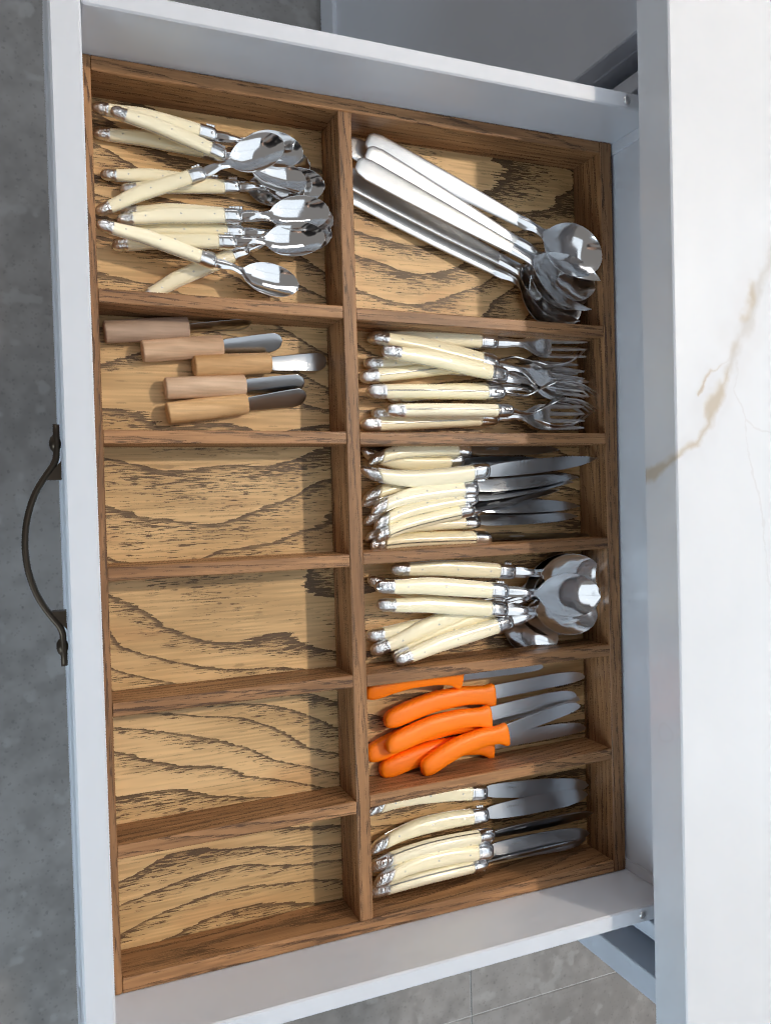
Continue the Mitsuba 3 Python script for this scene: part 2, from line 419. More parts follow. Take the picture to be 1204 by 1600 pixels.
for i in range(len(u) - 1):
    for j in range(ring):
        a, b = i * ring + j, i * ring + (j + 1) % ring
        Fc += [[a, a + ring, b + ring], [a, b + ring, b]]
Fc += [[0, j + 1, j] for j in range(1, ring - 1)] + [[(len(u) - 1) * ring, (len(u) - 1) * ring + j, (len(u) - 1) * ring + j + 1] for j in range(1, ring - 1)]
strap = trimesh.Trimesh(V, np.array(Fc), process=False)
strap.fix_normals()
hk = part(dw, 'handle', strap, 'bronze', 45, label='dark bronze bow handle on the drawer front')
for s in (1, -1):
    yc = -.002 + s * .070
    dome = trimesh.creation.icosphere(subdivisions=3, radius=.0062)
    dome.apply_scale((.62, 1, 1))
    dome.apply_translation((HX - .0036, yc, HZ))
    part(hk, 'screw_head', dome, 'bronze', True)
    g = trimesh.convex.convex_hull(np.array([[HX - .0002, -.002 + s * q, HZ + r] for q in (.045, .0465, .058) for r in (-.005, .005)] + [[HX - .0095, -.002 + s * .0465, HZ + r] for r in (-.005, .005)] + [[HX - .0095, -.002 + s * .045, HZ + r] for r in (-.005, .005)]))
    part(hk, 'gusset', g, 'bronze')

# ---------------------------------------------------------------- oak cutlery tray
tr = thing('cutlery_tray', 'stained oak cutlery tray with two columns of compartments fitted in the drawer', 'cutlery tray')
H = .0412
part(tr, 'base', box(-.0079, .4415, -.3232, .3370, -.0062, 0.0), 'wood_floor')
part(tr, 'long_rail', box(-.0079, 0.0, -.3234, .3371, .0003, H, .0006), 'wood_y')
part(tr, 'long_rail', box(.4293, .4416, -.3234, .3371, .0003, H, .0006), 'wood_y')
part(tr, 'end_rail', box(.0003, .4290, .3268, .3371, .0003, H - .0003, .0006), 'wood_x')
part(tr, 'end_rail', box(.0003, .4290, -.3234, -.3129, .0003, H - .0003, .0006), 'wood_x2')
part(tr, 'centre_divider', box(.1810, .1922, -.3126, .3265, .0003, H + .0004, .0006), 'wood_y')


def slanted(x0, x1, yl, yr, w, z1):
    pts = []
    for x, y in ((x0, yl), (x1, yr)):
        for s in (-1, 1):
            pts += [(x, y + s * w / 2, .0003), (x, y + s * w / 2, z1 - .0006), (x, y + s * (w / 2 - .0006), z1)]
    return trimesh.convex.convex_hull(np.array(pts))


for i, (yl, yr) in enumerate([(.1712, .1704), (.0727, .0723), (-.0242, -.0245), (-.1204, -.1204), (-.2220, -.2212)]):
    part(tr, 'cross_divider', slanted(.0003, .1807, yl, yr, .0098, H - .0002 * (i % 3)), ('wood_x', 'wood_x2')[i % 2])
for i, (yl, yr) in enumerate([(.1698, .1680), (.0718, .0718), (-.0236, -.0226), (-.1212, -.1202), (-.2182, -.2150)]):
    part(tr, 'cross_divider', slanted(.1925, .4290, yl, yr, .0098, H - .0002 * ((i + 1) % 3)), ('wood_x2', 'wood_x')[i % 2])

# ---------------------------------------------------------------- cutlery: one set of part meshes per kind


def handle_parts(Lh, W, TH, kind):
    """Ivory scales on a steel liner between an engraved butt cap and a bolster; along +x from 0 to Lh."""
    knife = kind == 'knife'
    hwf = ip([0, .012, .03, .06, .11, .2, .4, .55, .75, .87, .94, .985, 1.0],
             [.30, .58, .72, .80, .84, .84, .97, 1.0, .95, .91, .92, .80, .45] if knife else [.25, .50, .64, .72, .76, .82, .97, 1.0, .96, .92, .93, .82, .45])
    htf = ip([0, .015, .04, .11, .3, .6, .87, .94, .985, 1.0], [.30, .62, .85, .98, 1, 1, .98, .96, .75, .35])
    if knife:
        ycf = ip([0, .06, .15, .3, .45, .65, .87, 1.0], [-.0105, -.0088, -.0060, -.0022, -.0002, .0004, -.0004, -.0010])
        shf = ip([0, .1, .14, .3, 1.0], [.55, .55, .35, 0.0, 0.0])
    else:
        ycf = ip([0, .15, .4, .7, 1.0], [-.0016, -.0010, .0010, .0006, 0.0])
        shf = lambda f: 0.0
    lt = .0007 / TH

    def st(fs, grow=0.0):
        return [(f * Lh, ycf(f), 0.0, W * hwf(f) + grow, TH * htf(f) + grow) for f in fs], [shf(f) for f in fs]

    out = []
    fs = list(np.linspace(.124, .852, 30))
    s, sh = st(fs)
    n, m = 2.5, 26
    for sign in (1, -1):
        V, k = [], len(fs)
        a = np.linspace(0, np.pi, 15)
        for (x, yc, zc, w, t), h in zip(s, sh):
            ey = np.sign(np.cos(a)) * np.abs(np.cos(a)) ** (2 / n)
            ez = np.abs(np.sin(a)) ** (2 / n)
            V.append(np.stack([x + h * w * ey, yc + w * ey, sign * (.0006 + (t - .0006) * ez)], 1))
        M = len(a)
        V = np.vstack(V)
        Fc = []
        for i in range(k - 1):
            for j in range(M):
                p, q = i * M + j, i * M + (j + 1) % M
                Fc += [[p, p + M, q + M], [p, q + M, q]]
        for b in (0, (k - 1) * M):
            Fc += [[b, b + j, b + j + 1] for j in range(1, M - 1)]
        me = trimesh.Trimesh(V, np.array(Fc), process=False)
        me.fix_normals()
        out.append(('scale', me, 'ivory', 50))
    # liner: thin plate a hair proud of the scales
    yl, yh = ip([x for x, *_ in s], [yc - w - .00012 for x, yc, zc, w, t in s]), ip([x for x, *_ in s], [yc + w + .00012 for x, yc, zc, w, t in s])
    out.append(('liner', sheet([x for x, *_ in s], yl, yh, lambda x, y: np.full_like(y, .00058), lambda x: .00116, 5), 'steel_liner', False))
    # butt cap with three turned rings next to the scales
    fs = [0, .004, .012, .03, .055, .072, .074, .078, .080, .084, .086, .090, .092, .096, .098, .110, .1245]
    gr = [0, 0, 0, 0.0002, .0003, .0003, -.0002, -.0002, .0003, .0003, -.0002, -.0002, .0003, .0003, -.0002, .0003, .0002]
    s, sh = st(fs)
    s = [(x, y, z, w + g, t + g) for (x, y, z, w, t), g in zip(s, gr)]
    out.append(('butt_cap', loft(s, 24, 2.5, sh), 'steel_engraved', 35))
    # bolster: double collar, plain body, rounded front
    fs = [.8515, .854, .862, .864, .868, .870, .877, .880, .90, .94, .965, .982, .993, 1.0]
    gr = [.0002, .0006, .0006, .0001, .0001, .0006, .0006, .0002, .0003, .0003, .0003, .0002, 0, 0]
    s, sh = st(fs)
    s = [(x, y, z, w + g, t + g) for (x, y, z, w, t), g in zip(s, gr)]
    out.append(('bolster', loft(s, 24, 2.8, sh), 'steel', 35))
    for f in (.22, .50, .77):
        r = trimesh.creation.cylinder(radius=.00075 * (W / .0068), height=.0006, sections=12)
        r.apply_translation((f * Lh, ycf(f), TH * htf(f) - .00012))
        out.append(('rivet', r, 'steel_liner', False))
    r = trimesh.creation.icosphere(subdivisions=2, radius=.0012)
    r.apply_scale((1, 1, .5))
    r.apply_translation((.955 * Lh, ycf(.955), TH * htf(.955) + .0003))
    out.append(('rivet', r, 'steel', True))
    bee = [box(x, x + .0026, -.0013 - .0001 * k, .0013 + .0001 * k, -.0018, .0018 + .0002 * k, .0005) for k, x in enumerate((0, .0023, .0046))]
    b = cat(*bee)
    b.apply_transform(trimesh.transformations.rotation_matrix(np.pi / 2, [1, 0, 0]))
    b.apply_translation((.90 * Lh, ycf(.92) + W * hwf(.92) + .0002, 0))
    out.append(('ornament', b, 'steel', False))
    return out


def spoon_head(x0, Ls, BW, depth, z0=0.0, neck=.0045, nn=46, pitch=0.0):
    sw = [.10, .20, .26, .30]
    el = [.34, .38, .43, .50, .58, .66, .74, .80, .86, .91, .95, .975, .99, .997]
    egg = [BW * math.sqrt(1 - ((q - .67) / .33) ** 2) if q > .67 else BW * (1 - ((.67 - q) / .36) ** 2.2) ** .75 for q in el]
    wf = ip([0] + sw + el + [1.0], [neck, neck * .98, neck * .70, neck * .70, neck * .78] + [max(e, neck * .9) for e in egg] + [.0002])
    df = ip([0, .27, .36, .48, .64, .76, .88, .96, 1.0], [0, 0, .25 * depth, .70 * depth, depth, .95 * depth, .58 * depth, .2 * depth, 0])
    zc = ip([0, .10, .20, .28, .38, .60, .80, 1.0], [.0008, .0026, .0036, .0022] + [.0012 + pitch * (q - .38) for q in (.38, .60, .80, 1.0)])
    tf = ip([0, .2, .32, .45, 1.0], [.0040, .0030, .0024, .0014, .0011])
    ss = np.concatenate([np.linspace(0, .9, nn - 12, endpoint=False), .9 + .1 * np.sin(np.linspace(0, np.pi / 2, 12))])
    xs = x0 + ss * Ls
    g = lambda x: (x - x0) / Ls

    def zf(x, y):
        s = g(x)
        w = max(wf(s), 1e-4)
        return z0 + zc(s) - df(s) * (1 - np.abs(y / w) ** 2.1) + .0006
    return sheet(xs, lambda x: -wf(g(x)), lambda x: wf(g(x)), zf, lambda x: tf(g(x)), 17)


def fork_head(x0, Ls, dip=1.0):
    wf = ip([0, .10, .20, .29, .38, .46, .54, .66], [.0046, .0044, .0032, .0038, .0072, .0104, .0116, .0118])
    zc0 = ip([0, .10, .22, .40, .58, .75, .90, 1.0], [.0006, .0026, .0034, -.0022, -.0078, -.0070, -.0020, .0034])
    zc = lambda s: zc0(s) * dip + (1 - dip) * .009 * s
    tf = ip([0, .25, .5, .7, 1.0], [.0038, .0026, .0021, .0019, .0011])
    g = lambda x: (x - x0) / Ls

    def zf(x, y):
        s = g(x)
        return zc(s) - .0022 * np.clip((s - .35) / .25, 0, 1) * (1 - (y / .0118) ** 2)
    m = [sheet(np.linspace(x0, x0 + .625 * Ls, 34), lambda x: -wf(g(x)), lambda x: wf(g(x)), zf, lambda x: tf(g(x)), 13)]
    hw = ip([.6, .65, .80, .95, 1.0], [.0023, .0020, .0018, .0012, .0005])
    for c in (-.0096, -.0032, .0032, .0096):
        m.append(sheet(np.linspace(x0 + .60 * Ls, x0 + Ls * (1.0 if abs(c) < .005 else .985), 16), lambda x: c - hw(g(x)), lambda x: c + hw(g(x)), zf, lambda x: tf(g(x)), 5))
    return m


def blade(x0, Lb, spine, edge, t=.0016, teeth=0.0, pitch=.003, n=60, start=.1):
    """A wedge blade in the xy plane: spine(s) and edge(s) in metres, cutting edge towards -y; teeth scallop the edge."""
    V, Fc = [], []
    ss = np.linspace(0, 1, n) if teeth <= 0 else np.linspace(0, 1, max(n, int(Lb / pitch * 6)))
    for s in ss:
        a, b = spine(s), edge(s)
        if teeth > 0 and s > start and s < .985:
            ph = (s * Lb / pitch) % 1.0
            b = b + teeth * (1 - abs(math.sin(math.pi * ph)))
        b = min(b, a - .0003)
        h = t / 2 * (1 - .25 * s)
        bev = min(b + .0042, a - .0001)
        x = x0 + s * Lb
        V += [(x, a, h * .8), (x, a - .0002, h), (x, bev, h * .75), (x, b, .00012), (x, b, -.00012), (x, bev, -h * .75), (x, a - .0002, -h), (x, a, -h * .8)]
    M = 8
    for i in range(len(ss) - 1):
        for j in range(M):
            p, q = i * M + j, i * M + (j + 1) % M
            Fc += [[p, p + M, q + M], [p, q + M, q]]
    for b in (0, (len(ss) - 1) * M):
        Fc += [[b, b + j, b + j + 1] for j in range(1, M - 1)]
    me = trimesh.Trimesh(np.array(V), np.array(Fc), process=False)
    me.fix_normals()
    return me


KINDS = {}


def kind(code, name, category, group, parts, a0, a1):
    """parts: (name, mesh, bsdf, smooth); the anchors a0 (butt) and a1 (tip) are laid on the two points of a layout row."""
    KINDS[code] = dict(name=name, category=category, group=group, a0=np.array(a0), a1=np.array(a1),
                       parts=[(n, mikit.ply(m, 'steel', s), b) for n, m, b, s in parts])


Lt = .095
kind('T', 'teaspoon', 'spoon', 'ivory handled teaspoons', handle_parts(Lt, .0058, .0046, 'spoon') + [('bowl', spoon_head(Lt * .985, .165 - Lt * .985, .0143, .0060, 0, .0040, pitch=.011), 'steel_mirror', 60)], (0, -.001, 0), (.165, 0, 0))
Lt = .122
kind('S', 'tablespoon', 'spoon', 'ivory handled tablespoons', handle_parts(Lt, .0071, .0055, 'spoon') + [('bowl', spoon_head(Lt * .985, .215 - Lt * .985, .0194, .0082, 0, .0048, pitch=.002), 'steel_mirror', 60)], (0, -.001, 0), (.215, 0, 0))
Lt = .119
for code, dip in (('F', .30), ('E', 1.0)):
    fh = fork_head(Lt * .985, .205 - Lt * .985, dip)
    kind(code, 'dinner_fork', 'fork', 'ivory handled forks', handle_parts(Lt, .0068, .0056, 'spoon') + [('head', fh[0], 'steel', 60)] + [('tine', q, 'steel', 60) for q in fh[1:]], (0, -.001, 0), (.205, 0, 0))
Lt = .116
sp = ip([0, .05, .3, .6, .8, .93, 1.0], [.0040, .0052, .0060, .0056, .0040, .0014, -.0018])
ed = ip([0, .04, .12, .4, .7, .88, 1.0], [-.0040, -.0052, -.0062, -.0072, -.0066, -.0048, -.0022])
etch = meshkit.text_mesh('LAGUIOLE', .0022, .0002)
etch.apply_translation((Lt + .018, -.0012, .00078))
kind('K', 'steak_knife', 'knife', 'ivory handled knives with toothed blades', handle_parts(Lt, .0073, .0057, 'knife') + [('blade', blade(Lt * .985, .225 - Lt * .985, sp, ed, (.0017), .0006, .0036, start=.25), 'steel_blade', 20), ('etched_lettering', etch, 'etch', False)], (0, -.0095, 0), (.225, -.001, 0))
sp = ip([0, .05, .3, .6, .85, .95, 1.0], [.0040, .0055, .0072, .0078, .0066, .0038, -.0004])
ed = ip([0, .04, .12, .4, .7, .88, .96, 1.0], [-.0040, -.0054, -.0066, -.0080, -.0080, -.0062, -.0036, -.0008])
etch2 = meshkit.text_mesh('LAGUIOLE', .0018, .0002)
etch2.apply_translation((Lt + .020, .0012, .00078))
kind('N', 'table_knife', 'knife', 'ivory handled plain table knives', handle_parts(Lt, .0073, .0057, 'knife') + [('blade', blade(Lt * .985, .225 - Lt * .985, sp, ed, .0017), 'steel_blade', 20), ('etched_lettering', etch2, 'etch', False)], (0, -.0095, 0), (.225, -.001, 0))

# wooden spreaders
cyl = loft([(0, 0, 0, .0076, .0076), (.0008, 0, 0, .0084, .0084), (.03, 0, 0, .0087, .0087), (.0612, 0, 0, .0084, .0084), (.062, 0, 0, .0077, .0077)], 36, 2.0)
wl, wh = ip([0, .06, .2, .5, .8, .93, .98, 1], [-.0035, -.0062, -.0070, -.0076, -.0084, -.0062, -.0035, .0002]), ip([0, .06, .3, .6, .85, .95, .99, 1], [.0035, .0050, .0058, .0068, .0072, .0052, .0026, .0004])
bl = sheet(np.concatenate([np.linspace(.0615, .104, 24), .104 + .008 * np.sin(np.linspace(.1, np.pi / 2, 10))]), lambda x: wl((x - .0615) / .0505), lambda x: wh((x - .0615) / .0505), lambda x, y: .0005 + 0 * y, lambda x: .0011, 9)
kind('W', 'cheese_spreader', 'spreader', 'small spreaders with round wooden handles', [('handle', cyl, 'spreader_wood', 40), ('blade', bl, 'steel_blade', 40)], (0, 0, 0), (.112, 0, 0))

# serving spoons and forks of plain steel
hs = [(0, 0, 0, .0035, .0006), (.001, 0, 0, .0056, .0012), (.004, 0, 0, .0078, .0019), (.012, 0, 0, .0094, .0017), (.05, 0, 0, .0090, .0019), (.10, 0, .0004, .0078, .0020), (.14, 0, .001, .0062, .0021), (.158, 0, .0012, .0054, .0021), (.168, 0, .0012, .0050, .0020)]
SH = loft([(x, y, z, w, t * .72) for x, y, z, w, t in hs], 32, 3.2)
kind('V', 'serving_spoon', 'serving spoon', 'plain steel serving spoons', [('handle', SH, 'steel_satin', 50), ('bowl', spoon_head(.156, .094, .0235, .0105, .0012, .0054), 'steel', 60)], (0, 0, 0), (.25, 0, 0))


def spork(x0, Ls):
    BW, dp = .0245, .0105
    wf = ip([0, .12, .20, .27, .34, .42, .52, .64, .76, .88, .96, 1.0], [.0054, .0050, .0052, .0070, .0120, .0170, .0208, BW, BW * .98, BW * .88, BW * .74, BW * .62])
    vi = ip([.60, .605, .62, .66, .72, .82, .92, 1.0], [.0, .0034, .0062, .0092, .0106, .0116, .0130, BW * .60])
    df = ip([0, .22, .36, .55, .72, .88, 1.0], [0, 0, .45 * dp, .95 * dp, dp, .72 * dp, .35 * dp])
    zc = ip([0, .2, .35, .6, .8, 1.0], [.0032, .0030, .0012, 0, 0, .0012])
    tf = ip([0, .2, .4, 1.0], [.0042, .0030, .0016, .0012])
    g = lambda x: (x - x0) / Ls

    def zf(x, y):
        s = g(x)
        return zc(s) - df(s) * (1 - np.abs(y / max(wf(s), 1e-4)) ** 2.0) + .0006
    body = sheet(np.linspace(x0, x0 + .6005 * Ls, 40), lambda x: -wf(g(x)), lambda x: wf(g(x)), zf, lambda x: tf(g(x)), 21)
    ss = x0 + Ls * np.concatenate([.6 + .04 * np.linspace(0, 1, 8) ** 2, np.linspace(.645, 1.0, 24)])
    t1 = sheet(ss, lambda x: vi(g(x)), lambda x: wf(g(x)), zf, lambda x: tf(g(x)), 11)
    t2 = sheet(ss, lambda x: -wf(g(x)), lambda x: -vi(g(x)), zf, lambda x: tf(g(x)), 11)
    return body, t1, t2


b0, t1, t2 = spork(.156, .094)
kind('R', 'serving_fork', 'serving fork', 'plain steel serving forks', [('handle', SH, 'steel_satin', 50), ('bowl', b0, 'steel', 60), ('tine', t1, 'steel', 60), ('tine', t2, 'steel', 60)], (0, 0, 0), (.25, 0, 0))

# orange handled knives
Lo = .112
of = np.array([0, .01, .03, .08, .16, .30, .50, .68, .80, .88, .93, .965, .985, .995, 1.0])
oy = np.array([-.0062, -.0062, -.0058, -.0050, -.0032, .0000, .0026, .0026, .0012, -.0002, -.0018, -.0026, -.0027, -.0027, -.0027])
ow = np.array([.0030, .0052, .0070, .0086, .0093, .0092, .0090, .0088, .0086, .0088, .0102, .0114, .0116, .0110, .0100])
ot = np.array([.0024, .0040, .0052, .0062, .0066, .0066, .0064, .0062, .0058, .0056, .0054, .0052, .0050, .0046, .0038])
oh = loft([(f * Lo, ip(of, oy)(f), 0, ip(of, ow)(f), ip(of, ot)(f)) for f in np.concatenate([np.linspace(0, .1, 14), np.linspace(.12, .9, 30), np.linspace(.91, 1, 14)])], 30, 2.7)
sp = ip([0, .3, .6, .8, .92, .97, 1.0], [.0068, .0070, .0068, .0058, .0036, .0014, -.0020])
ed = ip([0, .3, .7, .9, .97, 1.0], [-.0066, -.0068, -.0066, -.0058, -.0046, -.0030])
kind('O', 'paring_knife', 'knife', 'orange handled knives with fine toothed blades', [('handle', oh, 'orange_plastic', 50), ('blade', blade(Lo * .99, .215 - Lo * .99, sp, ed, .0014, .0008, .0021, start=.03), 'steel_orange', 20)], (0, -.0062, 0), (.215, -.002, 0))


# ---------------------------------------------------------------- the unseen photographer, behind the camera: placed to darken reflections in the cutlery
import manifold3d as m3


def chain(pts, n=20):
    """Hulls of neighbouring spheres (x, y, z, r), joined and smoothed: one limb or body."""
    sph = [m3.Manifold.sphere(r, n).translate((x, y, z)) for x, y, z, r in pts]
    return [m3.Manifold.batch_hull([a, b]) for a, b in zip(sph[:-1], sph[1:])]


def body(lists, length=.02, it=6):
    man = m3.Manifold.batch_boolean([h for l in lists for h in l], m3.OpType.Add).refine_to_length(length)
    me = man.to_mesh()
    t = trimesh.Trimesh(me.vert_properties[:, :3], me.tri_verts)
    trimesh.smoothing.filter_taubin(t, iterations=it)
    return t


RIGHT = np.cross(FWD, UP)
PC = EYE - FWD * 0.012 - UP * 0.045 + RIGHT * 0.018
ph = thing('unseen_phone', 'unseen dark handset just behind the camera, darkening reflections in the cutlery', 'unseen_phone')
slab = box(-.037, .037, -.077, .077, -.004, .004, .0015)
R4 = np.eye(4)
R4[:3, 0], R4[:3, 1], R4[:3, 2], R4[:3, 3] = RIGHT, UP, -FWD, PC
slab.apply_transform(R4)
scene[ph] = mikit.ply(slab, 'dark_rubber')
pe = thing('unseen_person', 'unseen photographer in dark clothes behind the camera, darkening reflections in the cutlery', 'unseen_person')
hands, sleeves = [], []
for s in (1, -1):
    w = PC + UP * s * .070 - RIGHT * .055 - np.array([.015, 0, .045])
    sh, el = np.array([-.36, s * .20, .62]), np.array([-.27, s * .30, .42])
    sleeves.append(chain([(*sh, .062), (*el, .047), (*(el + (w - el) * .86), .033)]))
    palm = PC + UP * s * .083 - RIGHT * .018 - np.array([0, 0, .004])
    hands.append(chain([(*(el + (w - el) * .80), .027), (*w, .024), (*(w + (palm - w) * .5), .022), (*palm, .017)]))
    for k in range(4):
        b = palm + RIGHT * (-.016 + .015 * k) + UP * s * .002
        hands.append(chain([(*b, .0092), (*(b - FWD * .020 - UP * s * .002), .0086), (*(b - FWD * (.024 + .002 * (k in (1, 2))) - UP * s * .022), .0078), (*(b - FWD * .021 - UP * s * .036), .0066)], 12))
    hands.append(chain([(*(w + (palm - w) * .4), .012), (*(palm - RIGHT * .026 + FWD * .014 - UP * s * .006), .0098), (*(palm - RIGHT * .020 + FWD * .015 - UP * s * .026), .0080)], 12))
part(pe, 'body', body([chain([(-.27, .03, .80, .060), (-.36, .02, .66, .060)])] + hands, .006, 4), 'skin', True)
part(pe, 'shirt', body([chain([(-.37, .015, .64, .075), (-.43, .01, .48, .125), (-.50, .01, .24, .125), (-.52, 0, .04, .13)]), chain([(-.36, .18, .62, .07), (-.38, 0, .64, .075), (-.36, -.18, .62, .07)]), chain([(-.42, .09, .50, .11), (-.42, -.09, .50, .11)]), chain([(-.52, .06, .05, .12), (-.52, -.06, .05, .12)])] + sleeves, .02, 8), 'dark_cloth', True)
part(pe, 'trousers', body([chain([(-.51, s * .085, .02, .105), (-.44, s * .095, -.36, .068), (-.47, s * .10, -.72, .048)]) for s in (1, -1)] + [chain([(-.51, .07, .02, .11), (-.51, -.07, .02, .11)])], .02, 8), 'jeans', True)
for s in (1, -1):
    part(pe, 'shoe', body([chain([(-.49, s * .10, -.750, .046), (-.40, s * .105, -.757, .042), (-.31, s * .11, -.768, .030)])], .012, 6), 'dark_rubber', True)
hd = body([chain([(-0.225, .03, 0.865, .088), (-0.185, .03, 0.815, .070), (-0.162, .03, 0.775, .042)]), chain([(-0.145, .03, 0.825, .014), (-0.128, .03, 0.805, .012)], 12)] + [chain([(-0.220, .03 + s * .082, 0.835, .016), (-0.215, .03 + s * .086, 0.855, .018)], 12) for s in (1, -1)], .008, 4)
hk2 = part(pe, 'head', hd, 'skin', True)
part(hk2, 'hair', body([chain([(-0.235, .03, 0.885, .090), (-0.260, .03, 0.835, .082), (-0.260, .03, 0.790, .066)])], .01, 5), 'hair', True)
